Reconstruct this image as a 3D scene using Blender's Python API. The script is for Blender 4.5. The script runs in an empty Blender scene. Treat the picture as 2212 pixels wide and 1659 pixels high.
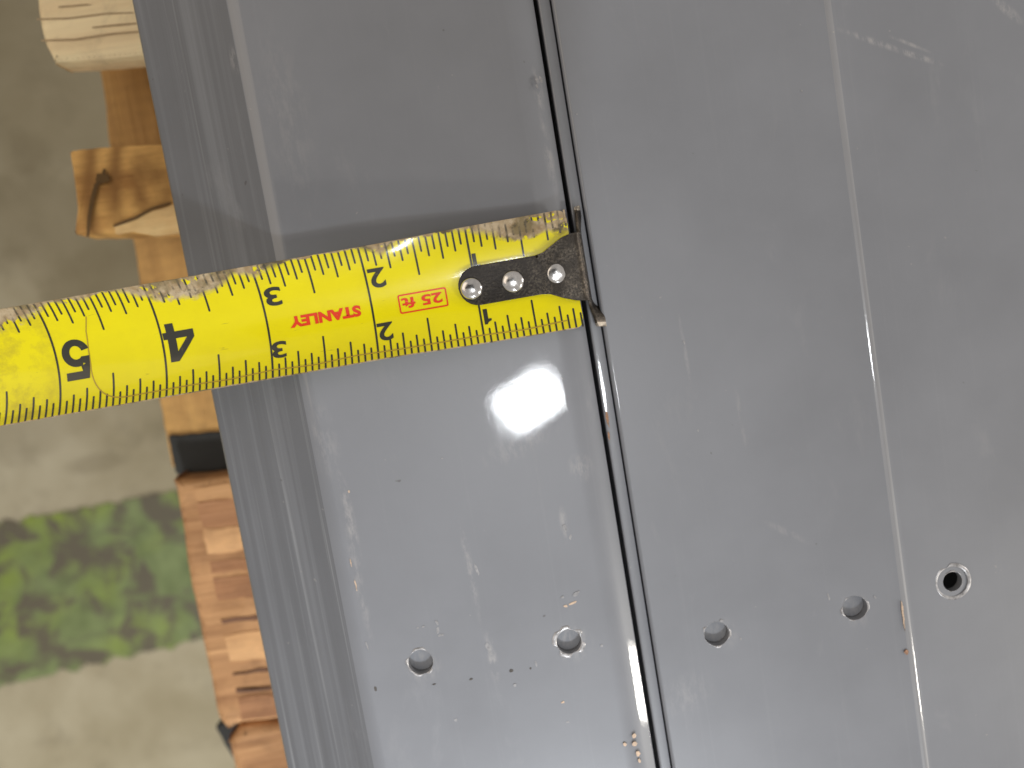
import bpy, bmesh, math, random
from mathutils import Vector, Matrix, noise as mnoise
random.seed(7)
S = bpy.context.scene
C = S.collection
MM = 0.001
# ------------------------------------------------------------------ camera
# The steel lies in the plane z = 0, its length along Y.  A phone camera looks down on it from about 19 cm.
W, H, F = 2212.0, 1659.0, 1662.0            # picture size used for measuring, focal length in those pixels
D = 0.1885
DV = Vector((3294.0, -19470.0, -F)).normalized()       # the steel's length direction seen from the camera
EX = Vector((-DV.y, DV.x, 0.0)).normalized()
EY = -DV
EZ = EX.cross(EY)
CAMLOC = Vector((EX.z, EY.z, EZ.z)) * D
def cam2world(v): return Vector((EX.dot(v), EY.dot(v), EZ.dot(v)))
cam_d = bpy.data.cameras.new('camera')
cam = bpy.data.objects.new('camera', cam_d); C.objects.link(cam)
cam.matrix_world = Matrix.Translation(CAMLOC) @ Matrix((EX, EY, EZ)).to_4x4()
cam_d.sensor_width = 36.0; cam_d.lens = F / W * 36.0
cam_d.clip_start = 0.005; cam_d.clip_end = 50
cam_d.dof.use_dof = True; cam_d.dof.focus_distance = 0.186; cam_d.dof.aperture_fstop = cam_d.lens / 4.6
S.camera = cam
def U(px, py, z=0.0):
    """the point at height z that is seen at picture position (px, py)"""
    d = cam2world(Vector((px - W/2, H/2 - py, -F)))
    return CAMLOC + d * ((z - CAMLOC.z) / d.z)
def bounce(px, py, phi=0.0):
    """direction in which a surface at (px, py), its normal turned by phi about Y, mirrors the view"""
    v = cam2world(Vector((px - W/2, H/2 - py, -F))).normalized()
    n = Vector((math.sin(phi), 0, math.cos(phi)))
    return v - 2 * v.dot(n) * n
# ------------------------------------------------------------------ light: an indoor hall with ceiling lamps, plus an added fill and spot
S.view_settings.view_transform = 'Standard'; S.view_settings.look = 'None'
S.view_settings.exposure = 0.0; S.view_settings.gamma = 1.0
world = bpy.data.worlds.new('World'); S.world = world; world.use_nodes = True
bg = world.node_tree.nodes['Background']
bg.inputs['Color'].default_value = (1.0, 0.945, 0.885, 1); bg.inputs['Strength'].default_value = 0.43
def lamp(name, loc, target, sx, sy, power, col, roll=0.0):
    l = bpy.data.lights.new(name, 'AREA'); l.shape = 'RECTANGLE'; l.size = sx; l.size_y = sy
    l.energy = power; l.color = col
    o = bpy.data.objects.new(name, l); C.objects.link(o)
    q = (Vector(target) - Vector(loc)).to_track_quat('-Z', 'Y')
    o.matrix_world = Matrix.Translation(loc) @ q.to_matrix().to_4x4() @ Matrix.Rotation(roll, 4, 'Z')
    return o
pA = U(1145, 865); lamp('ceiling_lamp', pA + bounce(1145, 865) * 4.0, pA, 0.30, 0.21, 26, (0.93, 0.96, 1.0), 0.25)
pB = U(1345, 1500); lamp('ceiling_lamp', pB + bounce(1345, 1500, math.radians(26)) * 4.0, pB, 0.3, 0.5, 40, (1.0, 0.95, 0.86))
pC = U(1868, 560); lamp('ceiling_lamp', pC + bounce(1868, 560, math.radians(24)) * 4.0, pC, 0.35, 0.5, 30, (1.0, 0.94, 0.9))
lamp('warm_fill', (-1.9, 0.98, 1.85), (-0.1, 0, 0), 2.2, 1.8, 13, (1.0, 0.83, 0.64))  # added warm fill that brightens the pallet wood
sl = bpy.data.lights.new('gradient_spot', 'SPOT'); sl.energy = 66; sl.color = (0.88, 0.935, 1.0); sl.shadow_soft_size = 0.07  # added cool spot; its soft cone makes the brightness fade toward the top
sl.spot_size = math.radians(31); sl.spot_blend = 1.0
so_ = bpy.data.objects.new('gradient_spot', sl); C.objects.link(so_)
so_.location = (0.02, -0.98, 0.85)
so_.rotation_euler = (Vector((-0.09, -0.26, -0.09)) - so_.location).to_track_quat('-Z', 'Y').to_euler()

# ------------------------------------------------------------------ material helpers
class NT:
    def __init__(s, name):
        s.m = bpy.data.materials.new(name); s.m.use_nodes = True
        s.t = s.m.node_tree; s.p = s.t.nodes['Principled BSDF']
    def n(s, ty, **kw):
        x = s.t.nodes.new(ty)
        for k, v in kw.items(): setattr(x, k, v)
        return x
    def l(s, a, b): s.t.links.new(a, b)
    def set(s, **kw):
        for k, v in kw.items():
            i = s.p.inputs[k.replace('_', ' ')]
            if hasattr(v, 'is_linked') or hasattr(v, 'links'): s.l(v, i)
            else: i.default_value = (*v, 1) if isinstance(v, tuple) and len(v) == 3 else v
    def coord(s, kind='Object', scale=(1, 1, 1), loc=(0, 0, 0), rot=(0, 0, 0)):
        c = s.n('ShaderNodeTexCoord'); m = s.n('ShaderNodeMapping')
        m.inputs['Scale'].default_value = scale; m.inputs['Location'].default_value = loc; m.inputs['Rotation'].default_value = rot
        s.l(c.outputs[kind], m.inputs[0]); return m.outputs[0]
    def noise(s, vec, scale, detail=4, rough=0.55, dist=0.0):
        x = s.n('ShaderNodeTexNoise'); x.inputs['Scale'].default_value = scale; x.inputs['Detail'].default_value = detail
        x.inputs['Roughness'].default_value = rough; x.inputs['Distortion'].default_value = dist
        s.l(vec, x.inputs['Vector']); return x.outputs['Fac']
    def ramp(s, fac, stops, mode='LINEAR'):
        r = s.n('ShaderNodeValToRGB'); e = r.color_ramp.elements; r.color_ramp.interpolation = mode
        while len(e) < len(stops): e.new(0.5)
        for q, (p, c) in zip(e, stops):
            q.position = p; q.color = (*c, 1) if isinstance(c, tuple) else (c, c, c, 1)
        s.l(fac, r.inputs[0]); return r.outputs[0]
    def mix(s, fac, a, b, blend='MIX'):
        x = s.n('ShaderNodeMix', data_type='RGBA', blend_type=blend)
        for sock, v in ((x.inputs[0], fac), (x.inputs[6], a), (x.inputs[7], b)):
            if hasattr(v, 'links'): s.l(v, sock)
            elif sock == x.inputs[0]: sock.default_value = v
            else: sock.default_value = (*v, 1) if isinstance(v, tuple) else (v, v, v, 1)
        return x.outputs[2]
    def math(s, op, a, b=None, clamp=False):
        x = s.n('ShaderNodeMath', operation=op, use_clamp=clamp)
        for i, v in enumerate((a, b)):
            if v is None: continue
            if hasattr(v, 'links'): s.l(v, x.inputs[i])
            else: x.inputs[i].default_value = v
        return x.outputs[0]
    def bump(s, h, strength, dist):
        b = s.n('ShaderNodeBump'); b.inputs['Strength'].default_value = strength; b.inputs['Distance'].default_value = dist
        s.l(h, b.inputs['Height']); s.l(b.outputs[0], s.p.inputs['Normal']); return b

def steel_paint(name, streak=0.05, base=(0.220, 0.227, 0.247), scuffs=True):
    m = NT(name)
    o = m.coord()
    blot = m.noise(o, 26, 5, 0.6)
    lines = m.noise(m.coord(scale=(620, 6, 620)), 1.0, 4, 0.65)
    fine = m.noise(m.coord(scale=(3200, 40, 3200)), 1.0, 2, 0.5)
    col = m.mix(m.ramp(blot, [(0.3, 0.0), (0.7, 1.0)]), tuple(c*0.93 for c in base), tuple(c*1.06 for c in base))
    st = m.math('MULTIPLY', m.ramp(lines, [(0.58, 0.0), (0.74, 1.0)]), streak)
    col = m.mix(st, col, (0.40, 0.41, 0.42))
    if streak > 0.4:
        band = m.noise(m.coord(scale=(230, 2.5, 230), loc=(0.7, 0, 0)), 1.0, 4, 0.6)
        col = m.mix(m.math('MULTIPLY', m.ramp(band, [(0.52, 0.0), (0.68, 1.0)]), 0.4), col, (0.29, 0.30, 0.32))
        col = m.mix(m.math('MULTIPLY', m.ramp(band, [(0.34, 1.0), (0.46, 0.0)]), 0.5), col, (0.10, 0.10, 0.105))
    # faint rubbed patches and specks
    sp = m.ramp(m.noise(o, 420, 2, 0.5), [(0.755, 0.0), (0.80, 1.0)])
    patch = m.ramp(m.noise(m.coord(scale=(1.6, 0.6, 1)), 48, 6, 0.72, 0.4), [(0.60, 0.0), (0.74, 1.0)])
    col = m.mix(m.math('MULTIPLY', sp, 0.55), col, (0.38, 0.36, 0.34))
    col = m.mix(m.math('MULTIPLY', patch, 0.30), col, (0.30, 0.30, 0.31))
    dk = m.ramp(m.noise(m.coord(loc=(3, 1, 0)), 300, 1, 0.5), [(0.80, 0.0), (0.83, 1.0)])
    col = m.mix(m.math('MULTIPLY', dk, 0.6), col, (0.06, 0.05, 0.045))
    if scuffs:
        tot = None
        brk = m.ramp(m.noise(m.coord(scale=(1.0, 0.35, 1)), 520, 5, 0.7), [(0.44, 0.0), (0.62, 1.0)])
        for px, py, w, h, rot, amt in SCUFFS:
            p = U(px, py); mp = m.n('ShaderNodeMapping', vector_type='TEXTURE')
            mp.inputs['Location'].default_value = (p.x, p.y, 0); mp.inputs['Rotation'].default_value = (0, 0, rot); mp.inputs['Scale'].default_value = (w/8900, h/8900, 100)
            m.l(o, mp.inputs[0]); ln = m.n('ShaderNodeVectorMath', operation='LENGTH'); m.l(mp.outputs[0], ln.inputs[0])
            q = m.math('MULTIPLY', m.ramp(ln.outputs['Value'], [(0.15, 1.0), (1.0, 0.0)], 'EASE'), amt)
            tot = q if tot is None else m.math('MAXIMUM', tot, q)
        col = m.mix(m.math('MULTIPLY', m.math('MULTIPLY', tot, brk), 0.75), col, (0.40, 0.385, 0.38))
        # greasy film: broad smears that only change the gloss
    smear = m.ramp(m.noise(m.coord(scale=(1, 0.45, 1), rot=(0, 0, 0.5)), 34, 6, 0.7, 0.8), [(0.40, 0.0), (0.68, 1.0)])
    rgh = m.math('ADD', m.math('MULTIPLY', blot, 0.16), 0.30)
    rgh = m.math('ADD', rgh, m.math('MULTIPLY', patch, 0.1))
    m.set(Base_Color=col, Roughness=rgh, Coat_Weight=0.75, Coat_Roughness=m.math('ADD', m.math('MULTIPLY', smear, 0.065), 0.018))
    h = m.math('ADD', m.math('MULTIPLY', m.noise(o, 700, 3, 0.6), 0.5), m.math('MULTIPLY', fine, 0.25 + streak))
    h = m.math('ADD', h, m.math('MULTIPLY', m.noise(o, 120, 3, 0.6), 0.5))
    b = m.bump(h, 0.045, 0.00022)
    m.l(b.outputs[0], m.p.inputs['Coat Normal'])
    return m.m
SCUFFS = [(1890, 88, 110, 10, -0.46, .9), (1985, 118, 75, 9, -0.44, 1.0), (1965, 90, 70, 6, -0.5, .8), (2190, 12, 60, 14, -0.8, 1.0), (1015, 1230, 12, 150, .02, .7),
          (1062, 1420, 16, 80, .02, .9), (1218, 1130, 12, 50, 0, .9), (1600, 900, 8, 90, .02, .45), (1480, 760, 6, 110, .02, .5), (1700, 1150, 80, 12, -.6, .4), (1255, 1010, 34, 40, .3, .8),
          (1185, 330, 14, 120, .02, .7), (1163, 190, 14, 60, .02, .9), (755, 1120, 16, 150, .02, .9), (775, 1260, 14, 200, .02, .6), (1560, 1370, 48, 48, 0, .5), (1850, 1320, 50, 50, 0, .45),
          (1235, 1390, 58, 56, 0, .8), (915, 1440, 52, 48, 0, .6), (1480, 1500, 90, 60, .4, .35), (700, 950, 40, 120, .02, .45), (620, 250, 70, 260, .02, .25), (1120, 960, 120, 40, .3, .35), (502, 125, 16, 40, 0, .9)]
def plain(name, col, rough=0.5, metal=0.0, var=0.15, scale=300, bump=0.0, coat=0.0):
    m = NT(name)
    f = m.noise(m.coord(), scale, 4, 0.6)
    c = m.mix(m.ramp(f, [(0.3, 0.0), (0.7, 1.0)]), tuple(x*(1-var) for x in col), tuple(min(1, x*(1+var)) for x in col))
    m.set(Base_Color=c, Roughness=m.math('ADD', m.math('MULTIPLY', f, 0.25), rough - 0.12), Metallic=metal, Coat_Weight=coat)
    if bump: m.bump(f, bump, 0.0004)
    return m.m
M = {}
M['steel'] = steel_paint('grey steel paint')
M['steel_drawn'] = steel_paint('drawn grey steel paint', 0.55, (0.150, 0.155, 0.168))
M['seam'] = steel_paint('rubbed seam paint', 0.3, (0.265, 0.265, 0.275), False)
M['chip'] = plain('worn pale paint', (0.30, 0.295, 0.30), 0.4, var=0.3, scale=900)
M['scuff'] = plain('rubbed grey scuff', (0.262, 0.262, 0.27), 0.45, var=0.12, scale=700)
M['rim'] = plain('rubbed bright rim', (0.42, 0.41, 0.41), 0.3, metal=0.3, var=0.45, scale=700)
M['rust'] = plain('rusty bare patch', (0.36, 0.20, 0.12), 0.7, var=0.4, scale=1500)
M['rustpale'] = plain('pale tan residue', (0.62, 0.46, 0.33), 0.6, var=0.25, scale=1200)
M['grime'] = plain('dark grime', (0.10, 0.09, 0.08), 0.8, var=0.3, scale=1500)
M['rivet'] = plain('bright rivet metal', (0.72, 0.70, 0.68), 0.20, metal=1.0, var=0.12, scale=500)
M['worn'] = plain('worn hook metal', (0.5, 0.44, 0.36), 0.5, metal=0.6, var=0.4, scale=900)

# ------------------------------------------------------------------ object helpers
def link(name, me, mats=(), parent=None):
    o = bpy.data.objects.new(name, me); C.objects.link(o)
    for m in (mats if isinstance(mats, (list, tuple)) else [mats]): me.materials.append(m)
    if parent is not None:
        o.parent = parent
        o.matrix_parent_inverse = Matrix.Translation(-parent.location)
    return o
def tag(o, label=None, cat=None, group=None, kind=None):
    for k, v in (('label', label), ('category', cat), ('group', group), ('kind', kind)):
        if v: o[k] = v
    return o
def empty(name, loc):
    o = bpy.data.objects.new(name, None); C.objects.link(o); o.location = loc; o.empty_display_size = 0.01
    bpy.context.view_layer.update(); return o
def bm_mesh(bm, name, smooth=None):
    me = bpy.data.meshes.new(name); bmesh.ops.recalc_face_normals(bm, faces=bm.faces)
    bm.to_mesh(me); bm.free()
    if smooth is not None:
        me.polygons.foreach_set('use_smooth', [True]*len(me.polygons)); me.set_sharp_from_angle(angle=math.radians(smooth))
    return me
def fillet(pts, radii, seg=10):
    out = []
    for i, p in enumerate(pts):
        r = radii[i]
        if r <= 0 or i in (0, len(pts)-1): out.append(Vector(p)); continue
        p, a, b = Vector(p), Vector(pts[i-1]), Vector(pts[i+1])
        u, v = (a-p).normalized(), (b-p).normalized()
        half = u.angle(v)/2
        t = r/math.tan(half); c = p + (u+v).normalized()*(r/math.sin(half))
        s, e = p+u*t-c, p+v*t-c
        tot = s.angle(e); sg = 1 if s.x*e.y-s.y*e.x > 0 else -1
        for k in range(seg+1):
            th = sg*tot*k/seg
            out.append(c + Vector((s.x*math.cos(th)-s.y*math.sin(th), s.x*math.sin(th)+s.y*math.cos(th))))
    return out
def offset_path(pts, t):
    """points of the open path moved t to its left"""
    out = []
    for i in range(len(pts)):
        p = Vector(pts[i]); ns = []
        for a, b in ((i-1, i), (i, i+1)):
            if a >= 0 and b < len(pts):
                d = (Vector(pts[b])-Vector(pts[a])).normalized(); ns.append(Vector((-d.y, d.x)))
        if len(ns) == 1: out.append(p+ns[0]*t)
        else:
            m = (ns[0]+ns[1]).normalized(); out.append(p+m*(t/m.dot(ns[0])))
    return out
def extrude(profile, y0, y1, name, smooth=35, slot=None):
    """closed (x, z) profile run along Y; slot(x, z) picks the material slot of a face"""
    bm = bmesh.new()
    a = [bm.verts.new((p[0], y0, p[1])) for p in profile]; b = [bm.verts.new((p[0], y1, p[1])) for p in profile]
    n = len(profile)
    for i in range(n):
        j = (i+1) % n
        f = bm.faces.new((a[i], a[j], b[j], b[i]))
        if slot: f.material_index = slot((a[i].co.x+a[j].co.x)/2, (a[i].co.z+a[j].co.z)/2)
    bm.faces.new(a); bm.faces.new(list(reversed(b)))
    return bm_mesh(bm, name, smooth)
def drill(o, holes, depth, smooth=35):
    """cut round holes (x, y, radius) into a sheet and smooth it again"""
    bm = bmesh.new()
    for x, y, r in holes:
        bmesh.ops.create_cone(bm, cap_ends=True, segments=40, radius1=r, radius2=r, depth=depth*2,
                              matrix=Matrix.Translation((x, y, 0)))
    me = bpy.data.meshes.new('cutter'); bm.to_mesh(me); bm.free()
    c = bpy.data.objects.new('cutter', me); C.objects.link(c)
    m = o.modifiers.new('holes', 'BOOLEAN'); m.object = c; m.operation = 'DIFFERENCE'; m.solver = 'EXACT'
    dg = bpy.context.evaluated_depsgraph_get(); dg.update()
    new = bpy.data.meshes.new_from_object(o.evaluated_get(dg))
    o.modifiers.clear(); old = o.data; o.data = new
    bpy.data.objects.remove(c); bpy.data.meshes.remove(old); new.name = o.name
    new.polygons.foreach_set('use_smooth', [True]*len(new.polygons)); new.set_sharp_from_angle(angle=math.radians(smooth))
    w = o.modifiers.new('normals', 'WEIGHTED_NORMAL'); w.keep_sharp = True; w.weight = 100
def blob(pts, z0, z1, name, mat, parent, jag=0.25):
    """a flat irregular flake: outline of (x, y) points, from z0 to z1"""
    bm = bmesh.new(); rim = []
    mid = sum((Vector(p) for p in pts), Vector((0, 0)))/len(pts)
    least = min((Vector(pts[i]).lerp(Vector(pts[(i+1) % len(pts)]), 0.5)-mid).length for i in range(len(pts)))
    for i in range(len(pts)):
        a, b = Vector(pts[i]), Vector(pts[(i+1) % len(pts)])
        for k in range(3):
            q = a.lerp(b, k/3); d = min((b-a).length*jag*0.35, least*0.3)
            rim.append((q.x+random.uniform(-d, d), q.y+random.uniform(-d, d)))
    top = [bm.verts.new((x, y, z1)) for x, y in rim]; bot = [bm.verts.new((x, y, z0)) for x, y in rim]
    cv = bm.verts.new((mid.x, mid.y, z1))
    for i in range(len(top)):
        j = (i+1) % len(top); bm.faces.new((bot[i], bot[j], top[j], top[i])); bm.faces.new((top[i], top[j], cv))
    return link(name, bm_mesh(bm, name), mat, parent)

# ------------------------------------------------------------------ floor and its worn green line
ZF = -0.150
ZP = -0.040          # underside of the steel, top of the pallet boards
def concrete():
    m = NT('warehouse concrete')
    a = m.noise(m.coord(), 9, 6, 0.6, 0.4); b = m.noise(m.coord(loc=(1, 2, 0)), 55, 5, 0.65); c = m.noise(m.coord(), 600, 3, 0.6)
    col = m.mix(m.ramp(a, [(0.3, 0.0), (0.7, 1.0)]), (0.175, 0.138, 0.064), (0.40, 0.35, 0.24))
    col = m.mix(m.math('MULTIPLY', m.ramp(b, [(0.52, 0.0), (0.72, 1.0)]), 0.45), col, (0.105, 0.083, 0.042))
    col = m.mix(m.math('MULTIPLY', c, 0.3), col, (0.19, 0.155, 0.09))
    # dark patches: the upper floor's shade put into the colour, with smaller stains
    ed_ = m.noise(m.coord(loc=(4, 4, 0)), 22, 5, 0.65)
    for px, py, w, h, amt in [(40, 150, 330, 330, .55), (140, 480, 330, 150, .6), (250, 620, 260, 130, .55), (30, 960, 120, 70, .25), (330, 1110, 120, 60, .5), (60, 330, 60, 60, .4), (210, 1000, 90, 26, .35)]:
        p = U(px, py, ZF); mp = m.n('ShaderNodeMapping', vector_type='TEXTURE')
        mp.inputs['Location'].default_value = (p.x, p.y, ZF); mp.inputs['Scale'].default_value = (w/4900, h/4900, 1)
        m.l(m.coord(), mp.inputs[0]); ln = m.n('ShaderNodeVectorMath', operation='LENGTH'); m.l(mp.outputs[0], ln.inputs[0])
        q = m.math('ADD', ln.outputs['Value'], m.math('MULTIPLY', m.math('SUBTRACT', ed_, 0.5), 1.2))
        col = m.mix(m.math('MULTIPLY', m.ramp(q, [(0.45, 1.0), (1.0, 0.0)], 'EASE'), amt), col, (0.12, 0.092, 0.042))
    m.set(Base_Color=col, Roughness=0.6); m.bump(c, 0.2, 0.0006)
    return m.m
def green_paint():
    m = NT('worn green floor paint')
    a = m.noise(m.coord(), 62, 6, 0.65, 0.5); b = m.noise(m.coord(loc=(2, 5, 0)), 110, 4, 0.6); c = m.noise(m.coord(loc=(7, 1, 0)), 14, 3)
    g = m.mix(m.ramp(b, [(0.35, 0.0), (0.65, 1.0)]), (0.10, 0.125, 0.040), (0.150, 0.185, 0.066))
    g = m.mix(m.ramp(c, [(0.46, 0.0), (0.62, 1.0)]), g, (0.17, 0.22, 0.022))
    col = m.mix(m.ramp(a, [(0.43, 0.0), (0.54, 1.0)]), (0.082, 0.068, 0.040), g)
    m.set(Base_Color=col, Roughness=0.5); m.bump(b, 0.2, 0.0005)
    return m.m
bm = bmesh.new(); bmesh.ops.create_grid(bm, x_segments=1, y_segments=1, size=2.0, matrix=Matrix.Translation((0, 0, ZF)))
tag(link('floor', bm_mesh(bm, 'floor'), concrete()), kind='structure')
# stripe edges measured on the floor plane
def ragged_strip(a0, a1, b0, b1, z, name, mat, n=420):
    bm = bmesh.new(); top = []; bot = []
    for i in range(n+1):
        k = -0.6 + 3.2*i/n
        p = a0.lerp(a1, k); q = b0.lerp(b1, k)
        j = lambda s: mnoise.noise(Vector((k*14, s, 0)))*0.0024 + mnoise.noise(Vector((k*60, s, 3)))*0.0014 + mnoise.noise(Vector((k*190, s, 5)))*0.0009
        top.append(bm.verts.new((p.x, p.y+j(1), z))); bot.append(bm.verts.new((q.x, q.y+j(7), z)))
    for i in range(n): bm.faces.new((bot[i], bot[i+1], top[i+1], top[i]))
    return link(name, bm_mesh(bm, name), mat)
tag(ragged_strip(U(0, 1130, ZF), U(372, 1062, ZF), U(0, 1482, ZF), U(415, 1385, ZF), ZF+0.0006, 'floor_marking', green_paint()), kind='structure')

# ------------------------------------------------------------------ pallet
def wood(name, light, dark, scale=1.0, axis='X', seed=0, knots=False):
    m = NT(name)
    sc = {'X': (8, 90, 90), 'Y': (90, 8, 90)}[axis]
    g = m.noise(m.coord(scale=tuple(x*scale for x in sc), loc=(seed, seed*2, 0)), 1.0, 5, 0.6, 1.2)
    w = m.n('ShaderNodeTexWave', wave_type='RINGS' if knots else 'BANDS', bands_direction='Y') if not knots else m.n('ShaderNodeTexWave', wave_type='RINGS', rings_direction='Z')
    w.inputs['Scale'].default_value = 42 if knots else 70
    w.inputs['Distortion'].default_value = 4; w.inputs['Detail'].default_value = 3; w.inputs['Detail Scale'].default_value = 1.2
    kc = U(330, 425, -0.041)
    if knots: m.l(m.coord(loc=(-kc.x, -kc.y*0.55, 0), scale=(1, 0.55, 0)), w.inputs['Vector'])
    else: m.l(m.coord(loc=(seed*0.013, seed*0.02, 0), scale=(0.12, 1, 1)), w.inputs['Vector'])
    b = m.noise(m.coord(loc=(seed, 4, 0)), 45, 4, 0.6)
    col = m.mix(m.ramp(g, [(0.35, 0.0), (0.65, 1.0)]), dark, light)
    col = m.mix(m.math('MULTIPLY', w.outputs['Color'], 0.85 if knots else 0.15), col, tuple(x*0.75 for x in dark))
    col = m.mix(m.math('MULTIPLY', m.ramp(b, [(0.5, 0.0), (0.75, 1.0)]), 0.6), col, tuple(min(1, x*1.15) for x in light))
    dirt = m.noise(m.coord(loc=(seed, 9, 2), scale=(1, 1.6, 1)), 70, 6, 0.72, 0.7)
    col = m.mix(m.math('MULTIPLY', m.ramp(dirt, [(0.50, 0.0), (0.70, 1.0)]), 0.4), col, tuple(x*0.5 for x in dark))
    lineg = m.noise(m.coord(scale={'X': (14, 420, 420), 'Y': (420, 14, 420)}[axis], loc=(seed, 1, 0)), 1.0, 4, 0.6, 0.5)
    col = m.mix(m.math('MULTIPLY', m.ramp(lineg, [(0.56, 0.0), (0.74, 1.0)]), 0.30), col, tuple(x*0.6 for x in dark))
    m.set(Base_Color=col, Roughness=0.75); m.bump(m.math('ADD', g, lineg), 0.7, 0.0010)
    return m.m
pale = wood('pale pine', (1.0, 0.80, 0.47), (0.86, 0.64, 0.36), axis='X', seed=3)
ochre = wood('ochre lumber', (0.60, 0.34, 0.105), (0.42, 0.22, 0.065), axis='Y', seed=5)
knotty = wood('knotty lumber', (0.90, 0.52, 0.16), (0.44, 0.205, 0.05), axis='X', seed=8, knots=True)
orange = wood('orange lumber', (0.60, 0.325, 0.14), (0.33, 0.155, 0.06), axis='X', seed=12)
pallet = empty('wooden_pallet', (U(300, 900, ZF).x, 0, ZF))
tag(pallet, 'wooden pallet of pale and orange lumber on the concrete, under the grey steel', 'pallet')
def plank(name, corners, z0, z1, mat, bevel=0.002, lab=None, xr=None):
    """a board of four or more picture corners on its top face, with rounded edges"""
    bm = bmesh.new()
    pts = []
    for i in range(len(corners)):
        a, b = Vector(corners[i]), Vector(corners[(i+1) % len(corners)]); n = max(1, int((b-a).length/11))
        for k in range(n):
            q = a.lerp(b, k/n); nn = Vector((b.y-a.y, a.x-b.x)).normalized(); amp = 0 if k == 0 else 1.7
            pts.append(q + nn*amp*(mnoise.noise(Vector((q.x*0.05, q.y*0.05, 1)))+0.7*mnoise.noise(Vector((q.x*0.16, q.y*0.16, 5)))))
    vs = [bm.verts.new(U(px, py, z1)) for px, py in pts]
    f = bm.faces.new(vs)
    if f.normal.z < 0: f.normal_flip()
    r = bmesh.ops.extrude_face_region(bm, geom=[f])
    for v in r['geom']:
        if isinstance(v, bmesh.types.BMVert): v.co.z = z0
    bmesh.ops.bevel(bm, geom=list(bm.edges), offset=bevel, segments=3, affect='EDGES', profile=0.5)
    for v in bm.verts:
        v.co += Vector([mnoise.noise(v.co*60+Vector((i*9, 0, 0)))*0.0006 for i in range(3)])
    o = link(name, bm_mesh(bm, name, 40), mat, pallet)
    if lab: o['label'] = lab
    return o
ZD = ZP - 0.001
plank('deck_board', [(72, -120), (80, 20), (96, 92), (116, 132), (345, 115), (560, 95), (520, -150)], ZD-0.011, ZD, pale, 0.0018, 'pale pine deck board with a rounded end')
plank('deck_board', [(149, 324), (250, 317), (560, 306), (590, 480), (380, 502), (158, 506), (166, 450), (158, 390)], ZD-0.013, ZD, knotty, 0.0012, 'brown knotty deck board')
plank('stringer', [(205, 100), (232, 300), (282, 520), (342, 870), (368, 1010), (700, 1010), (600, 100)], ZF+0.022, ZD-0.026, ochre, 0.002)
blk = plank('black_piece', [(362, 940), (378, 1022), (402, 1036), (640, 1010), (620, 920)], ZD-0.050, ZD-0.0245, plain('flat black', (0.032, 0.031, 0.028), 0.95), 0.0006, 'black piece at the lower end of the stringer')  # plain black piece where the stringer ends
plank('deck_board', [(374, 1040), (398, 1040), (700, 1000), (760, 1540), (515, 1566), (488, 1580), (470, 1556), (420, 1320)], ZD-0.030, ZD-0.012, orange, 0.0028, 'orange brown deck board along the steel edge')
plank('deck_board', [(490, 1606), (520, 1572), (760, 1552), (800, 1850), (545, 1850)], ZD-0.030, ZD-0.013, orange, 0.003, 'short orange deck board at the lower end')
tones = [wood('brown heartwood', (0.42, 0.20, 0.085), (0.29, 0.125, 0.05), seed=20), wood('light sapwood', (0.70, 0.39, 0.17), (0.52, 0.27, 0.11), seed=21), wood('dark saw mark', (0.22, 0.10, 0.05), (0.13, 0.06, 0.03), seed=22)]
for ya, yb, k in [(1052, 1082, 1), (1086, 1140, 0), (1145, 1196, 1), (1214, 1238, 0), (1248, 1298, 0), (1338, 1347, 2), (1372, 1430, 1), (1452, 1458, 2), (1490, 1496, 2), (1510, 1556, 0)]:
    xl = lambda y: 374 + (y-1040)*0.205 + 44
    P = [U(q[0], q[1], ZD-0.012) for q in ((xl(ya), ya), (xl(ya)+90, ya-10), (xl(ya)+190, ya-22), (xl(yb)+190, yb-22), (xl(yb)+80, yb-8), (xl(yb), yb))]
    blob([(p.x, p.y) for p in P], ZD-0.0125, ZD-0.0117, 'grain_band', tones[k], pallet, 0.12)
P = [U(q[0], q[1], ZD) for q in ((247, 489), (296, 473), (332, 453), (376, 441), (560, 410), (575, 484), (382, 500), (252, 505))]
blob([(p.x, p.y) for p in P], ZD-0.002, ZD+0.00035, 'sapwood', wood('pale sapwood', (1.0, 0.72, 0.36), (0.80, 0.52, 0.22), seed=31), pallet, 0.2)
plank('black_piece', [(466, 1568), (540, 1545), (620, 1560), (600, 1700), (520, 1668)], ZD-0.055, ZD-0.0335, plain('flat black', (0.03, 0.029, 0.026), 0.95), 0.0006, 'black solid put in for the shadow by the short lower board')  # shadow between the two orange boards, put in as a black solid
# the knot and the crack in the knotty board
def groove(pts, w, name, mat, parent, z):
    bm = bmesh.new(); L = []
    for i, (px, py) in enumerate(pts):
        p = U(px, py, z); q = U(*pts[min(i+1, len(pts)-1)], z); r = U(*pts[max(i-1, 0)], z)
        t = (q-r).normalized(); nn = Vector((-t.y, t.x, 0)); ww = w*(0.5+0.5*math.sin(math.pi*(i+0.5)/len(pts)))
        L.append((bm.verts.new(p+nn*ww+Vector((0, 0, 0.0001))), bm.verts.new(p-nn*ww+Vector((0, 0, 0.0001)))))
    for (a, b), (c, d) in zip(L, L[1:]): bm.faces.new((a, b, d, c))
    return link(name, bm_mesh(bm, name), mat, parent)
crk = plain('dark crack', (0.15, 0.085, 0.03), 0.9)
groove([(226, 365), (222, 385), (208, 400), (200, 430), (193, 470), (190, 512)], 0.00065, 'crack', crk, pallet, ZD+0.0004)
groove([(370, 438), (330, 450), (295, 470), (262, 482), (245, 488)], 0.00045, 'crack', crk, pallet, ZD+0.0004)
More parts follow.
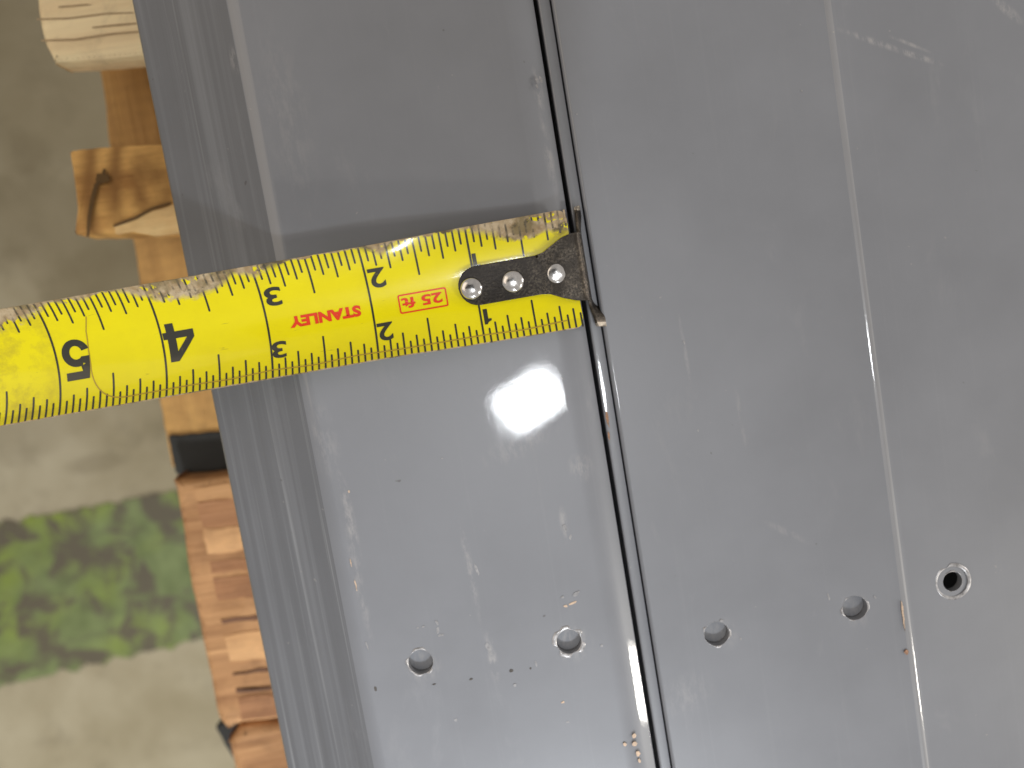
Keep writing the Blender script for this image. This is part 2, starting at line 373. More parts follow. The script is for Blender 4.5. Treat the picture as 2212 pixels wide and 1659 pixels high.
groove([(208, 383), (220, 386), (236, 384)], 0.0014, 'knot', crk, pallet, ZD+0.0006)

for L in ([(80, 42), (150, 40), (230, 30), (330, 26)], [(90, 88), (160, 86), (240, 74), (330, 66)], [(96, 18), (150, 14), (260, 4)], [(200, 60), (260, 54), (330, 48)]):
    groove(L, 0.00028, 'crack', plain('grain line', (0.42, 0.29, 0.16), 0.9), pallet, ZD+0.0003)

# ------------------------------------------------------------------ painted steel
Y0, Y1 = -0.19, 0.19
def mean_x(a, b, z=0.0): return (U(a, 0, z).x + U(b, H, z).x)/2
xB = mean_x(497, 822)                 # bend between top flange and sloping side
xG = mean_x(1152, 1421)               # edge of the gap
zO = -0.016
xO = mean_x(290, 611, zO)             # lower end of the sloping side
TH = 0.002
path = [(xG, ZP), (xG, -0.0022), (xG-0.0049, 0), (xB, 0), (xO, zO), (xO, ZP)]
outer = fillet(path, [0, 0.0005, 0.014, 0.008, 0.0025, 0], 14)
inner = fillet(offset_path(path, TH), [0, 0.0002, 0.012, 0.010, 0.0055, 0], 14)
prof = [(p.x, p.y) for p in outer] + [(p.x, p.y) for p in reversed(inner)]
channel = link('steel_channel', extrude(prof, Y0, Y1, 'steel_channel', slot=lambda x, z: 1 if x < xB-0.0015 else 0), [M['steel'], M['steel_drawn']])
tag(channel, 'grey painted steel channel under the tape with two round holes near its lower end', 'steel channel', None)
r54 = 26.5/1662*0.197
HL = [U(909, 1430), U(1229, 1386)]
HR = [U(1548, 1369), U(1847, 1313)]
HD = U(2061, 1258)
drill(channel, [(p.x, p.y, r54) for p in HL], 0.006)
# a second sheet nested close beneath the top flange shows through the holes
zi = -0.00215
tag(link('inner_sheet', extrude([(xB+0.006, zi-0.002), (xG-0.006, zi-0.002), (xG-0.006, zi), (xB+0.006, zi)], Y0+0.002, Y1-0.002, 'inner_sheet'), M['steel'], channel))

zS = -0.0014
xS0, xS1 = mean_x(1158, 1430, zS), mean_x(1185, 1452, zS)
fp = fillet([(xS0, ZP), (xS0, zS), (xS1, zS), (xS1, ZP)], [0, 0.0005, 0.0003, 0], 6)
strip = link('steel_strip', extrude([(p.x, p.y) for p in fp], Y0, Y1, 'steel_strip'), M['steel'])
tag(strip, 'narrow grey steel edge standing in the gap between channel and plate', 'steel strip')

xR0 = mean_x(1188, 1457)
xR1 = mean_x(1787, 2000)
xE = xR1 + 0.075
ridge = [(xR1-0.0022, 0.0)] + [(xR1-0.0010+0.0020*k/12-0.0, 0.00020*math.sin(math.pi*min(1, k/12))) for k in range(1, 12)] + [(xR1+0.0019, -0.00006)]
left = fillet([(xR0, -0.003), (xR0, 0), (xR1-0.0022, 0)], [0, 0.0009, 0], 8)
leftfull = [(xR0, -0.02)] + [(p.x, p.y) for p in left][1:-1]
prof = leftfull + ridge + [(xE, -0.0042), (xE, -0.0062), (xR1, -0.002), (xR0+0.003, -0.002), (xR0+0.003, -0.02)]
panel = link('steel_plate', extrude(prof, Y0, Y1, 'steel_plate', 50, lambda x, z: 1 if abs(x-xR1) < 0.0009 and z > -0.001 else 0), [M['steel'], M['seam']])
tag(panel, 'wide grey painted steel plate right of the gap with a raised seam and three holes', 'steel plate')
drill(panel, [(p.x, p.y, r54) for p in HR] + [(HD.x, HD.y, r54*0.80)], 0.02, 50)
link('inner_sheet', extrude([(xR0+0.0035, zi-0.0025), (xR1-0.001, zi-0.0025), (xR1-0.001, zi), (xR0+0.0035, zi)], Y0+0.002, Y1-0.002, 'inner_sheet'), M['steel'], panel)
link('shade_tray', extrude([(xR0+0.004, ZP), (xE, ZP), (xE, -0.0076), (xE-0.002, -0.0076), (xE-0.002, ZP+0.002), (xR0+0.006, ZP+0.002), (xR0+0.006, -0.0061), (xR0+0.004, -0.0061)], Y0+0.004, Y1-0.004, 'shade_tray'), M['steel'], panel)  # added unseen tray, closes the cavity so the far hole looks black
def ring(p, r0, r1, h, name, mat, parent, gaps=0.0, seed=0, z=0.0):
    """a low rounded ring with worn breaks"""
    bm = bmesh.new(); n = 64; prev = None; first = None
    for k in range(n+1):
        a = 2*math.pi*k/n; g = mnoise.noise(Vector((math.cos(a)*1.6+seed*5, math.sin(a)*1.6, seed)))
        w = max(0.0, min(1.0, (g+0.55-gaps)*2.2)); w = max(w, 0.06)
        sec = []
        for j in range(5):
            t = j/4; r = r0+(r1-r0)*w*t
            sec.append(bm.verts.new((p.x+math.cos(a)*r, p.y+math.sin(a)*r, z+0.00003+h*w*math.sin(math.pi*t))))
        if prev:
            for j in range(4): bm.faces.new((prev[j], sec[j], sec[j+1], prev[j+1]))
        prev = sec
    return link(name, bm_mesh(bm, name, 60), mat, parent)
for k, p in enumerate(HL): ring(p, r54, r54*(1.22 if k == 0 else 1.36), 0.00022, 'hole_rim', M['rim'], channel, 0.35 if k == 0 else 0.15, k)
for k, p in enumerate(HR): ring(p, r54, r54*1.2, 0.0002, 'hole_rim', M['rim'], panel, 0.5, k+3)
hd = Vector((HD.x, HD.y, 0)); zhd = -(HD.x-xR1)*0.0042/0.075
ring(hd, r54*1.22, r54*1.52, 0.0002, 'pressed_ring', M['rim'], panel, -0.4, 9, zhd+0.0001)
ring(hd, r54*0.80, r54*0.92, 0.00012, 'hole_rim', M['rim'], panel, 0.5, 11, zhd+0.0001)

# paint chips, residue and grime (thin flakes lying on the steel)
def flake(px, py, w, h, name, mat, parent, rot=0.0, n=7, z=0.0):
    p = U(px, py, z); pts = []
    for k in range(n):
        a = 2*math.pi*k/n; r = random.uniform(0.6, 1.0)
        x, y = math.cos(a)*w*r, math.sin(a)*h*r
        pts.append((p.x + (x*math.cos(rot)-y*math.sin(rot))/8900, p.y + (x*math.sin(rot)+y*math.cos(rot))/8900))
    return blob(pts, z-0.0001, z+random.uniform(0.00003, 0.00012), name, mat, parent)
CH = [(944, 1345, 4, 9, .3), (946, 1362, 4, 10, -.2), (952, 1372, 9, 4, .2), (914, 1354, 4, 3, 0), (902, 1356, 4, 3, 0),
      (793, 1395, 2.5, 13, .15), (1244, 1283, 12, 5, .5), (1215, 1290, 5, 4, 0), (1112, 1480, 6, 5, 0), (1300, 1395, 4, 4, 0),
      (1220, 1140, 5, 12, .1), (1232, 1160, 3, 9, -.3), (1158, 1434, 3, 8, .2), (1030, 1230, 3.5, 18, .2), (1055, 1400, 6, 22, .15),
      (955, 990, 3, 2, 0), (1226, 1560, 5, 3, 0), (985, 1555, 5, 4, 0), (1215, 818, 2, 4, .4), (1160, 172, 4, 5, 0)]
for x, y, w, h, r in CH: flake(x, y, w, h, 'paint_chip', M['chip'], channel, r)
for x, y, w, h, r in [(1238, 1302, 12, 4, .25), (1222, 1309, 6, 4, 0), (1216, 1517, 5, 3, .2), (1166, 180, 0.1, 0.1, 0)][:3]: flake(x, y, w, h, 'residue_flake', M['rustpale'], channel, r)
for x, y, w, h, r in [(811, 1488, 4, 7, .1), (1018, 1467, 6, 3, .2), (1105, 1449, 6, 4, .3), (1146, 1444, 3, 3, 0), (938, 1478, 5, 2, .1), (1284+0-130, 846-20, 2.5, 3, .4)]: flake(x, y, w, h, 'grime_spot', M['grime'], channel, r)
for x, y, w, h, r in [(1168, 172, 4, 10, .1), (1160, 186, 3, 6, .2)]: flake(x, y, w, h, 'paint_chip', M['chip'], channel, r)
for x, y, w, h, z in [(1350, 1608, 5, 5, .0001), (1370, 1590, 6, 7, 0), (1371, 1607, 7, 6, 0), (1378, 1628, 6, 8, -.0002), (1381, 1643, 4, 6, -.0003)]:
    flake(x, y, w, h, 'residue_flake', M['rustpale'], channel, 0, 8, z+0.0001)
for x, y, w, h, r in [(1558, 1341, 6, 5, 0), (1600, 1380, 3, 5, 0), (1790, 1290, 3, 12, .15), (1478, 740, 2, 6, .1), (1508, 930, 2, 5, .1), (1732, 196, 2.5, 2.5, 0), (1890, 1290, 2, 6, .5), (1246, 247, 2, 2, 0)]:
    flake(x, y, w, h, 'paint_chip', M['chip'], panel, r)
flake(1958, 1408, 6, 9, 'rust_spot', M['rust'], panel, 0, 8, 0.0003)
flake(1951, 1330, 2.2, 40, 'rust_streak', M['rustpale'], panel, -0.02, 9, 0.0004)

for x, y, w, h in [(742, 1215, 1.6, 14), (753, 1265, 1.6, 18), (738, 1062, 2.5, 4)]: flake(x+16, y, w, h, 'residue_flake', M['rustpale'], channel, .03, 8)
for x, y, w, h in [(1311, 905, 3, 26), (1314, 940, 3, 12)]: flake(x+1, y, w, h, 'rust_spot', M['rust'], strip, 0.03, 9, zS+0.0001)

# ------------------------------------------------------------------ tape measure
IN = 0.0254
Pt1, Pt5 = U(1027, 618, 0.0012), U(129, 775, 0.0018)
TD = (Pt5-Pt1); TLEN = TD.length; TD.z = 0; TD.normalize()
print('tape 4 inches measures', TLEN/IN)
TN = Vector((TD.y, -TD.x, 0));  TN = TN if TN.y > 0 else -TN
P0 = Pt1 - TD*IN
RB, HWD = 0.0235, 0.0143
def zb(s): return 0.0010 + 0.0009*max(0, s)/(5*IN) + 0.0012*max(0.0, (s-3*IN)/(3*IN))**2
def surf(s, t, off=0.0):
    R = RB*(1+1.8*max(0.0, 1-max(0.0, s)/(1.8*IN))**1.3)
    a = t/R
    p = P0 + TD*s + TN*(math.sin(a)*(R-off))
    return Vector((p.x, p.y, zb(s) + R - math.cos(a)*(R-off)))
def ST(px, py):
    """where on the blade (along, across) the picture position falls"""
    z = 0.002; s = t = 0
    for _ in range(30):
        p = U(px, py, z) - P0; s = p.dot(TD); R = RB*(1+1.8*max(0.0, 1-max(0.0, s)/(1.8*IN))**1.3)
        y = max(-R*0.95, min(R*0.95, p.dot(TN))); t = R*math.asin(y/R); z = zb(s)+R-math.cos(t/R)*R
    return s, t
def uv_bm(bm, st):
    lay = bm.loops.layers.uv.new('blade')
    for f in bm.faces:
        for lp in f.loops: lp[lay].uv = st[lp.vert]
def wear_nodes(m):
    """mask of worn coating along the upper edge of the blade, from the blade's own coordinates (inches along, 0..1 across)"""
    uvn = m.n('ShaderNodeUVMap', uv_map='blade')
    sep = m.n('ShaderNodeSeparateXYZ'); m.l(uvn.outputs[0], sep.inputs[0])
    s, t = sep.outputs[0], sep.outputs[1]
    sn = m.math('DIVIDE', s, 6.0)
    # depth of the worn border along the blade
    seq = [(0.0, .26), (0.03, .27), (.10, .25), (.14, .16), (.185, .04), (.26, .03), (.30, .16), (.345, .03), (.41, .02), (.455, .05), (.50, .17), (.53, .08), (.565, .22), (.60, .30), (.65, .26), (.70, .08), (.74, .02), (.775, .15), (.81, .03), (.84, .18), (.90, .28), (1.0, .30)]
    dep = m.ramp(sn, seq, 'LINEAR')
    vec = m.n('ShaderNodeVectorMath', operation='MULTIPLY'); m.l(uvn.outputs[0], vec.inputs[0]); vec.inputs[1].default_value = (1, 1.1, 1)
    big = m.noise(vec.outputs[0], 3.2, 5, 0.65, 0.5); fine = m.noise(vec.outputs[0], 9, 5, 0.62)
    d = m.math('MULTIPLY', m.math('ADD', m.math('MULTIPLY', big, 1.2), m.math('MULTIPLY', fine, 0.55)), dep)
    fromtop = m.math('ADD', m.math('SUBTRACT', 1.0, t), m.math('MULTIPLY', m.math('SUBTRACT', fine, 0.5), 0.10))
    mask = m.ramp(m.math('SUBTRACT', m.math('MULTIPLY', d, 0.84), fromtop), [(0.0, 0.0), (0.05, 1.0)])
    keep = m.ramp(m.noise(vec.outputs[0], 4.6, 5, 0.7), [(0.42, 0.0), (0.45, 1.0)])
    mask = m.math('MULTIPLY', mask, keep)
    # thin rubbed line all along both rims
    rim = m.math('LESS_THAN', fromtop, m.math('MULTIPLY', big, 0.022))
    rimb = m.math('LESS_THAN', t, m.math('MULTIPLY', fine, 0.016))
    mask = m.math('MAXIMUM', mask, m.math('MAXIMUM', rim, rimb))
    wcol = m.mix(m.ramp(fine, [(0.4, 0.0), (0.62, 1.0)]), (0.38, 0.27, 0.15), (0.56, 0.45, 0.30))
    wcol = m.mix(m.ramp(m.noise(vec.outputs[0], 3.1, 4, 0.6), [(0.50, 0.0), (0.60, 0.8)]), wcol, (0.20, 0.155, 0.07))
    dark = m.ramp(m.noise(vec.outputs[0], 6.0, 4, 0.6), [(0.57, 0.0), (0.63, 1.0)])
    wcol = m.mix(m.math('MULTIPLY', dark, 0.75), wcol, (0.09, 0.075, 0.05))
    return mask, wcol, vec.outputs[0], s, t
def blade_mat():
    m = NT('yellow blade print')
    mask, wcol, v, s, t = wear_nodes(m)
    f = m.noise(v, 1.3, 4, 0.6)
    y = m.mix(m.ramp(f, [(0.35, 0.0), (0.65, 1.0)]), (0.82, 0.71, 0.0), (0.87, 0.76, 0.0))
    # grubby film toward the far end and small smudges
    far = m.math('MULTIPLY', m.math('SUBTRACT', s, 4.85, True), 2.4, True)
    gr = m.math('MULTIPLY', m.ramp(m.noise(v, 3.5, 6, 0.7), [(0.45, 0.0), (0.68, 1.0)]), m.math('ADD', m.math('MULTIPLY', far, 0.65), 0.07))
    y = m.mix(gr, y, (0.42, 0.32, 0.03))
    st = m.n('ShaderNodeVectorMath', operation='MULTIPLY'); m.l(v, st.inputs[0]); st.inputs[1].default_value = (1.0, 5.0, 1)
    sm = m.ramp(m.noise(st.outputs[0], 3.4, 3, 0.6), [(0.70, 0.0), (0.76, 1.0)])
    y = m.mix(m.math('MULTIPLY', sm, 0.55), y, (0.22, 0.17, 0.03))
    # the clear film's lower border
    low = m.math('LESS_THAN', t, 0.085)
    y = m.mix(m.math('MULTIPLY', low, 0.22), y, (0.45, 0.33, 0.03))
    col = m.mix(mask, y, wcol)
    m.set(Base_Color=col, Roughness=m.mix(mask, 0.30, 0.65), Coat_Weight=m.mix(mask, 0.3, 0.0), Coat_Roughness=0.07, Specular_IOR_Level=0.3)
    h = m.math('SUBTRACT', m.math('MULTIPLY', m.noise(v, 30, 4, 0.65), 0.5), mask)
    m.bump(h, 0.25, 0.00012)
    return m.m
def print_mat(name, col):
    m = NT(name)
    mask, wcol, v, s, t = wear_nodes(m)
    mask = m.math('MULTIPLY', mask, m.ramp(m.noise(v, 7, 3), [(0.40, 0.25), (0.55, 1.0)]))
    c = m.mix(m.ramp(m.noise(v, 14, 3), [(0.62, 0.0), (0.75, 0.35)]), col, (0.30, 0.25, 0.05))
    m.set(Base_Color=m.mix(mask, c, wcol), Roughness=m.mix(mask, 0.34, 0.65), Coat_Weight=m.mix(mask, 0.5, 0.0), Coat_Roughness=0.09)
    return m.m
M['blade'] = blade_mat(); M['black'] = print_mat('black print', (0.022, 0.022, 0.014)); M['red'] = print_mat('red print', (0.80, 0.045, 0.008))
M['film'] = print_mat('film edge', (0.45, 0.30, 0.02))
tape = empty('tape_measure', (P0.x, P0.y, 0.0))
tag(tape, 'worn yellow tape measure blade with black hook laid across the grey steel', 'tape measure')
S0, S1 = 0.0012, 6.6*IN
# blade: a curved strip with rounded corners at the hook end, 0.12 mm thick
def build_blade():
    bm = bmesh.new(); st = {}; rows = []; rows_b = []
    ns, nt = 120, 28
    for i in range(ns+1):
        s = S0 + (S1-S0)*(i/ns)**1.25
        cut = max(0.0, 0.0022-(s-S0)); lim = HWD - (0.0022-math.sqrt(max(0.0, 0.0022**2-cut**2)))
        r, rb = [], []
        for j in range(nt+1):
            t = -lim + 2*lim*j/nt
            # torn nicks along the edges
            if j in (0, nt): t *= 1 - 0.006*max(0, mnoise.noise(Vector((s*400, j, 0))))
            v = bm.verts.new(surf(s, t, 0.00012)); b = bm.verts.new(surf(s, t, 0.0))
            st[v] = st[b] = (s/IN, (t+HWD)/(2*HWD)); r.append(v); rb.append(b)
        rows.append(r); rows_b.append(rb)
    for i in range(ns):
        for j in range(nt):
            bm.faces.new((rows[i][j], rows[i][j+1], rows[i+1][j+1], rows[i+1][j]))
            bm.faces.new((rows_b[i][j+1], rows_b[i][j], rows_b[i+1][j], rows_b[i+1][j+1]))
        for j in (0, nt): bm.faces.new((rows[i][j], rows[i+1][j], rows_b[i+1][j], rows_b[i][j]))
    for i in (0, ns):
        for j in range(nt): bm.faces.new((rows[i][j], rows[i][j+1], rows_b[i][j+1], rows_b[i][j]))
    uv_bm(bm, st)
    return bm_mesh(bm, 'blade', 50)
link('blade', build_blade(), M['blade'], tape)
def decal(polys_bm, name, mat, off=0.00018, lab=None):
    """flat (s, t) mesh, cut into narrow bands across the blade and laid on its curve"""
    bm = polys_bm
    ts = [v.co.y for v in bm.verts]; k = math.floor(min(ts)/0.0007)
    while k*0.0007 < max(ts):
        bmesh.ops.bisect_plane(bm, geom=list(bm.verts)+list(bm.edges)+list(bm.faces), plane_co=(0, k*0.0007, 0), plane_no=(0, 1, 0)); k += 1
    st = {v: (v.co.x/IN, (v.co.y+HWD)/(2*HWD)) for v in bm.verts}
    uv_bm(bm, st)
    for v in bm.verts: v.co = surf(v.co.x, v.co.y, off)
    me = bpy.data.meshes.new(name)
    for f in bm.faces:
        f.normal_update()
        if f.normal.z < 0: f.normal_flip()
    bm.to_mesh(me); bm.free()
    me.polygons.foreach_set('use_smooth', [True]*len(me.polygons))
    o = link(name, me, mat, tape)
    if lab: o['label'] = lab
    return o
def quad(bm, s0, s1, t0, t1, taper=0.0):
    bm.faces.new([bm.verts.new((x, y, 0)) for x, y in ((s0, t0), (s1, t0), (s1, t1), (s0, t1))])
def stick(bm, s, w, t0, t1):
    """a tick from the rim (t0) inward, its inner end rounded"""
    d = 1 if t1 > t0 else -1; r = w/2
    pts = [(s-r, t0), (s+r, t0)] + [(s+r*math.cos(a), t1-d*r+d*r*math.sin(a)) for a in (0, .6, 1.2, 1.94, 2.54, math.pi)]
    bm.faces.new([bm.verts.new((x, y, 0)) for x, y in pts])
bm = bmesh.new()
LEN = {8: 0.0094, 4: 0.0066, 2: 0.0054, 1: 0.0040}
for k in range(1, 16*6+8):
    s = k*IN/16
    if k % 16 == 0: continue
    q = 8 if k % 8 == 0 else 4 if k % 4 == 0 else 2 if k % 2 == 0 else 1
    for sg in (1, -1):
        stick(bm, s, 0.00045, sg*(HWD-0.00008), sg*(HWD-LEN[q]*(1.0 if sg > 0 else 0.93)))
decal(bm, 'tick_marks', M['black'])
for k in range(1, 7):
    bm = bmesh.new(); quad(bm, k*IN-0.00024, k*IN+0.00024, -HWD+0.00008, HWD-0.00008)
    decal(bm, 'inch_line', M['black'], 0.00019)
def text_bm(txt, bold):
    cu = bpy.data.curves.new('lettering', 'FONT'); cu.body = txt; cu.size = 1.0; cu.offset = bold; cu.fill_mode = 'FRONT'; cu.resolution_u = 4
    o = bpy.data.objects.new('lettering', cu); C.objects.link(o)
    dg = bpy.context.evaluated_depsgraph_get(); dg.update()
    me = bpy.data.meshes.new_from_object(o.evaluated_get(dg)); bpy.data.objects.remove(o)
    bm = bmesh.new(); bm.from_mesh(me); bpy.data.meshes.remove(me); bpy.data.curves.remove(cu)
    bmesh.ops.remove_doubles(bm, verts=bm.verts, dist=1e-5)
    return bm
def lettering(txt, px, py, w, h, name, mat, bold=0.02, lab=None):
    """text centred at the picture position, w x h metres on the blade, turned upside down as on the blade"""
    bm = text_bm(txt, bold)
    xs = [v.co.x for v in bm.verts]; ys = [v.co.y for v in bm.verts]
    s0, t0 = ST(px, py)
    for v in bm.verts:
        x = ((v.co.x-min(xs))/(max(xs)-min(xs))-0.5)*w; y = ((v.co.y-min(ys))/(max(ys)-min(ys))-0.5)*h
        v.co = Vector((s0+x, t0-y, 0))
    return decal(bm, name, mat, 0.00022, lab)
MMP = 1/8980.0
for t, px, py, w, h in [('2', 815, 600, 36, 40), ('2', 833, 717, 34, 38), ('3', 590.5, 640, 36, 38), ('3', 604, 756, 32, 35), ]:
    lettering(t, px, py, w*MMP, h*MMP*1.08, 'numeral', M['black'], 0.022)
def glyph(loops, px, py, w, h):
    """a numeral from outline loops in a unit box, upside down on the blade"""
    s0, t0 = ST(px, py); bm = bmesh.new(); eds = []
    for lp in loops:
        vs = [bm.verts.new((s0+(x-0.5)*w, t0-(y-0.5)*h, 0)) for x, y in lp]
        eds += [bm.edges.new((vs[i], vs[(i+1) % len(vs)])) for i in range(len(vs))]
    bmesh.ops.triangle_fill(bm, edges=eds, use_beauty=True)
    decal(bm, 'numeral', M['black'], 0.00022)
def ell(cx, cy, rx, ry, a0, a1, n=16): return [(cx+rx*math.cos(math.radians(a0+(a1-a0)*k/n)), cy+ry*math.sin(math.radians(a0+(a1-a0)*k/n))) for k in range(n+1)]
ONE = [[(0.42, 0), (1, 0), (1, 1), (0.62, 1), (0.42, 0.86), (0, 0.78), (0, 0.64), (0.42, 0.66)]]
FOUR = [[(0.60, 0), (0.87, 0), (0.87, 0.22), (1, 0.22), (1, 0.40), (0.87, 0.40), (0.87, 1), (0.60, 1), (0, 0.42), (0, 0.22), (0.60, 0.22)], [(0.60, 0.40), (0.235, 0.40), (0.60, 0.745)]]
FIVE = [[(0, 0.26)] + ell(0.49, 0.34, 0.49, 0.34, 196, 360+125, 26)[0:] + [(0.30, 0.60), (0.34, 0.80), (0.93, 0.80), (0.93, 1), (0.13, 1), (0.03, 0.44), (0.27, 0.44)] + list(reversed(ell(0.49, 0.33, 0.22, 0.17, 190, 360+140, 20)))]
glyph(ONE, 1029, 566, 15*MMP, 38*MMP); glyph(ONE, 1053, 684, 16*MMP, 34*MMP)
glyph(FOUR, 389, 738, 66*MMP, 84*MMP); glyph(FIVE, 167, 777, 60*MMP, 88*MMP)
lettering('STANLEY', 703, 684, 17.3*MM, 2.75*MM, 'brand_lettering', M['red'], 0.05)
lettering('25 ft', 912, 649, 9.9*MM, 2.55*MM, 'length_lettering', M['red'], 0.026)
bm = bmesh.new()
s0, t0 = ST(914, 649.5); w, h, r, lw = 0.0059, 0.00232, 0.0005, 0.00034
def rr(w, h, r):
    return [(cx+math.cos(a)*r, cy+math.sin(a)*r) for cx, cy, b in ((w-r, h-r, 0), (r-w, h-r, 1), (r-w, r-h, 2), (w-r, r-h, 3)) for a in [b*math.pi/2+k*math.pi/8 for k in range(5)]]
A = [bm.verts.new((s0+x, t0+y, 0)) for x, y in rr(w, h, r)]; B = [bm.verts.new((s0+x, t0+y, 0)) for x, y in rr(w-lw, h-lw, r*0.5)]
for i in range(len(A)): j = (i+1) % len(A); bm.faces.new((A[i], A[j], B[j], B[i]))
decal(bm, 'lettering_frame', M['red'], 0.0002)
# edge of the clear protective film: rounded end near 4.8 in, running along the lower rim
bm = bmesh.new(); pts = []
sE, _ = ST(186, 740); tb = -HWD*0.86; tt = HWD*0.62
for k in range(25):
    a = math.pi/2*k/24; pts.append((sE-0.009+0.009*math.cos(a)**0.8, tb+0.0085-0.0085*math.sin(a)))
pts = [(sE-0.0022, tt), (sE-0.0009, tt-0.0035), (sE-0.0002, tt-0.008)] + pts + [(s*IN, tb+0.0003*math.sin(s*9)) for s in [4.2, 3.8, 3.4, 3.0, 2.6, 2.2, 1.8, 1.4, 1.0, 0.6, 0.2]]
L = []
for i, p in enumerate(pts):
    a, b = Vector(pts[max(0, i-1)]), Vector(pts[min(len(pts)-1, i+1)]); d = (b-a).normalized(); nn = Vector((-d.y, d.x)); p = Vector(p); w = 0.00013
    L.append((bm.verts.new((*(p+nn*w), 0)), bm.verts.new((*(p-nn*w), 0))))
for (a, b), (c, d) in zip(L, L[1:]): bm.faces.new((a, b, d, c))
decal(bm, 'film_edge', M['film'], 0.00021)

# hook: one stamped plate, riveted on the blade and bent down over the steel edge
def hook_mat():
    m = NT('blackened hook metal')
    a = m.noise(m.coord(), 160, 5, 0.65); b = m.noise(m.coord(), 1700, 4, 0.65); c = m.noise(m.coord(loc=(1, 1, 1)), 90, 3)
    wm = m.math('MULTIPLY', m.ramp(b, [(0.42, 0.0), (0.70, 1.0)]), m.ramp(a, [(0.40, 0.0), (0.62, 1.0)]))
    gx = m.n('ShaderNodeSeparateXYZ'); m.l(m.coord(), gx.inputs[0])
    near = m.ramp(m.math('MULTIPLY', m.math('SUBTRACT', gx.outputs[0], xG-0.014), 60.0, True), [(0.0, 0.35), (1.0, 1.0)])
    wm = m.math('MULTIPLY', m.math('ADD', m.math('MULTIPLY', wm, 0.8), 0.12), near)
    col = m.mix(wm, (0.018, 0.016, 0.015), (0.30, 0.25, 0.19))
    m.set(Base_Color=col, Metallic=0.75, Roughness=m.math('ADD', m.math('MULTIPLY', b, 0.25), 0.25))
    m.bump(m.math('ADD', b, m.math('MULTIPLY', a, 0.6)), 0.35, 0.00025)
    return m.m
M['hook'] = hook_mat()
UB = 0.0296            # plate length to the bend
def hook_pt(u, v, off=0.0):
    """u from the rounded end toward and over the bend, v across (positive up the picture)"""
    s = UB - u - 0.0001
    base = surf(max(s, -0.0005), v*0.96, 0.0002 + 0.0)
    flat = P0 + TD*s + TN*v; zf = zb(0)+0.00115
    k = max(0.0, min(1.0, (u-0.019)/0.008)); k = k*k*(3-2*k)
    z = base.z*(1-k) + zf*k + 0.0001
    x = P0 + TD*s + TN*v
    rb = 0.0013; u0 = UB - 0.0006
    if u <= u0: return Vector((x.x, x.y, z+off))
    e = P0 + TD*(UB-u0-0.0001) + TN*v
    ear = max(0.0, min(1.0, (abs(v)-0.0085)/0.004)); mx = math.radians(78 - ear*(42 if v < 0 else 12))
    ang = min((u-u0)/rb, mx)
    ex = (rb+off)*math.sin(ang); ez = -(rb) + (rb+off)*math.cos(ang)
    rest = max(0.0, (u-u0) - rb*mx)
    ex += rest*math.cos(mx); ez -= rest*math.sin(mx)
    return Vector((e.x-TD.x*ex, e.y-TD.y*ex, z+ez))
HWP = 0.0047
ol = []
for k in range(13):
    a = math.pi/2 + math.pi*k/12; ol.append((HWP + math.cos(a)*HWP, math.sin(a)*HWP*-1))
ol = [(x, -y) for x, y in ol]           # from (HWP, +) round the end to (HWP, -)
low = [(0.0195, -HWP), (0.0215, -HWP-0.0003), (0.0245, -HWP-0.0018), (0.0275, -HWP-0.0029), (0.0298, -HWP-0.0033), (0.0309, -HWP-0.0034), (0.0314, -0.0135), (0.0318, -0.0146), (0.0345, -0.0150), (0.0352, -0.0140)]
up = [(0.0352, 0.0140), (0.0345, 0.0150), (0.0318, 0.0146), (0.0314, 0.0135), (0.0309, HWP+0.0036), (0.0298, HWP+0.0036), (0.0285, HWP+0.0036), (0.0262, HWP+0.0030), (0.0215, HWP+0.0004), (0.0195, HWP)]
bm = bmesh.new()
vs = [bm.verts.new((x, y, 0)) for x, y in ol + low + up]
f = bm.faces.new(vs)
bmesh.ops.triangulate(bm, faces=[f])
for k in range(1, 72): bmesh.ops.bisect_plane(bm, geom=list(bm.verts)+list(bm.edges)+list(bm.faces), plane_co=(k*0.0005, 0, 0), plane_no=(1, 0, 0))
for k in range(-15, 16): bmesh.ops.bisect_plane(bm, geom=list(bm.verts)+list(bm.edges)+list(bm.faces), plane_co=(0, k*0.001, 0), plane_no=(0, 1, 0))
for f in bm.faces:
    c = f.calc_center_median()
    if abs(c.y) > 0.0136 and c.x > 0.030: f.material_index = 1
for v in bm.verts: v.co = hook_pt(v.co.x, v.co.y)
bmesh.ops.recalc_face_normals(bm, faces=bm.faces)
if sum(f.normal.z for f in bm.faces) < 0: bmesh.ops.reverse_faces(bm, faces=bm.faces)
me = bpy.data.meshes.new('hook'); bm.to_mesh(me); bm.free()
me.polygons.foreach_set('use_smooth', [True]*len(me.polygons))
hook = link('hook', me, [M['hook'], M['worn']], tape)
so = hook.modifiers.new('thickness', 'SOLIDIFY'); so.thickness = 0.0008; so.offset = 1.0; so.use_rim = True; so.use_even_offset = True
bv = hook.modifiers.new('bevel', 'BEVEL'); bv.width = 0.00018; bv.segments = 2; bv.limit_method = 'ANGLE'; bv.angle_limit = math.radians(50)
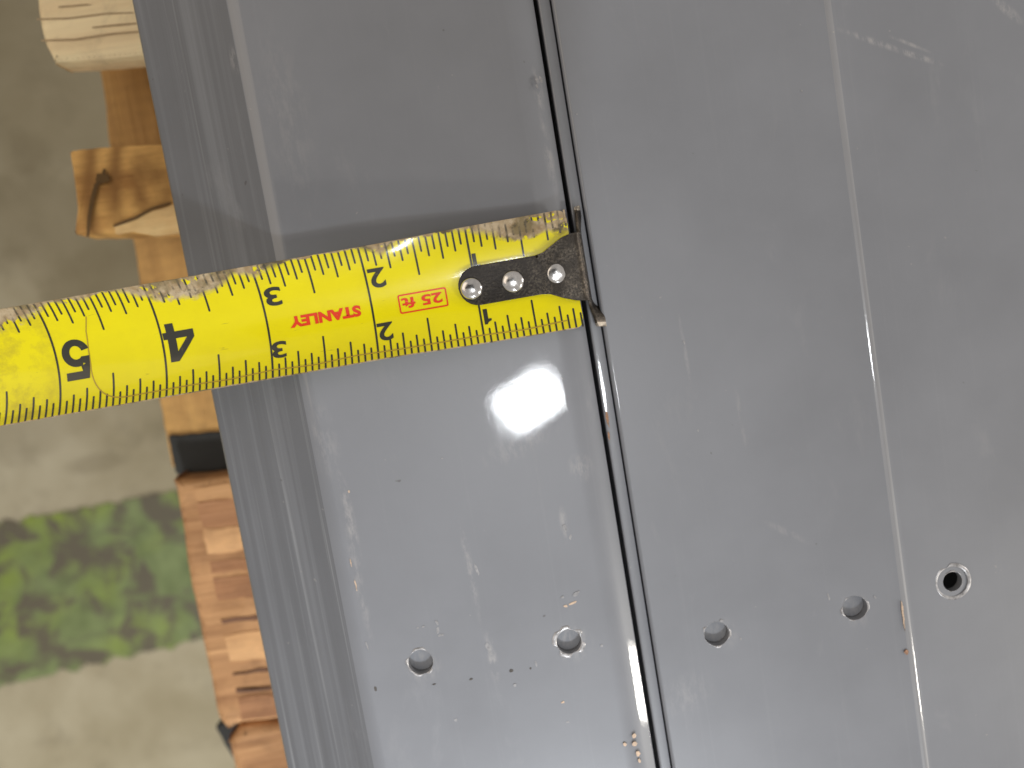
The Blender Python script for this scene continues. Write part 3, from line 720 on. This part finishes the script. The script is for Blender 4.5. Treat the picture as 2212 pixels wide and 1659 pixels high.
for px, py, r in [(1018, 624, 24.5), (1107, 609, 24.5), (1201, 592, 21)]:
    s, t = ST(px, py); u = UB - s
    bm = bmesh.new(); rows = []
    c = hook_pt(u, t); r = r*MMP; zc = c.z + 0.0008; h = r*0.42
    if r < 22*MMP: h *= 0.45
    for k in range(7):
        a = math.pi/2*k/6
        rows.append([bm.verts.new((c.x+math.cos(b)*r*math.cos(a), c.y+math.sin(b)*r*math.cos(a), zc+h*math.sin(a)**0.9)) for b in [2*math.pi*q/28 for q in range(28)]] if k < 6 else [bm.verts.new((c.x, c.y, zc+h))])
    base = [bm.verts.new((c.x+math.cos(b)*r, c.y+math.sin(b)*r, zc-0.0005)) for b in [2*math.pi*q/28 for q in range(28)]]
    rows.insert(0, base)
    for a, b in zip(rows, rows[1:]):
        for q in range(28):
            z = (q+1) % 28
            bm.faces.new((a[q], a[z], b[z], b[q]) if len(b) > 1 else (a[q], a[z], b[0]))
    for v in bm.verts: v.co += Vector((0, 0, 0.00006*mnoise.noise(v.co*900)))
    link('rivet', bm_mesh(bm, 'rivet', 60), M['rivet'], hook)

# the phone that takes the picture: its back lies just behind the lens, and the glossy steel mirrors it as a dark field round the tape
Rm = Matrix((EX, EY, EZ))
ph = empty('phone', CAMLOC)
tag(ph, 'black phone held above the steel, mirrored as a dark field around the tape', 'phone')
def slab(x0, x1, y0, y1, z0, z1, rad, name, mat, parent, bev=0.0012):
    bm = bmesh.new(); pts = [(cx+math.cos(a)*rad, cy+math.sin(a)*rad) for cx, cy, b in ((x1-rad, y1-rad, 0), (x0+rad, y1-rad, 1), (x0+rad, y0+rad, 2), (x1-rad, y0+rad, 3)) for a in [b*math.pi/2+k*math.pi/16 for k in range(9)]]
    f = bm.faces.new([bm.verts.new((x, y, z0)) for x, y in pts]); e = bmesh.ops.extrude_face_region(bm, geom=[f])
    for v in e['geom']:
        if isinstance(v, bmesh.types.BMVert): v.co.z = z1
    bmesh.ops.bevel(bm, geom=[ed for ed in bm.edges if abs(ed.verts[0].co.z-ed.verts[1].co.z) < 1e-9], offset=bev, segments=3, affect='EDGES')
    for v in bm.verts: v.co = CAMLOC + Rm @ v.co
    return link(name, bm_mesh(bm, name, 40), mat, parent)
dk = plain('black phone glass', (0.012, 0.012, 0.013), 0.2, var=0.05)
slab(-0.124, 0.024, -0.005, 0.066, 0.0012, 0.0092, 0.011, 'body', dk, ph)
slab(-0.122, 0.022, -0.003, 0.064, 0.0093, 0.0100, 0.010, 'screen', plain('dark screen glass', (0.02, 0.02, 0.022), 0.1, var=0.05), ph, 0.0003)
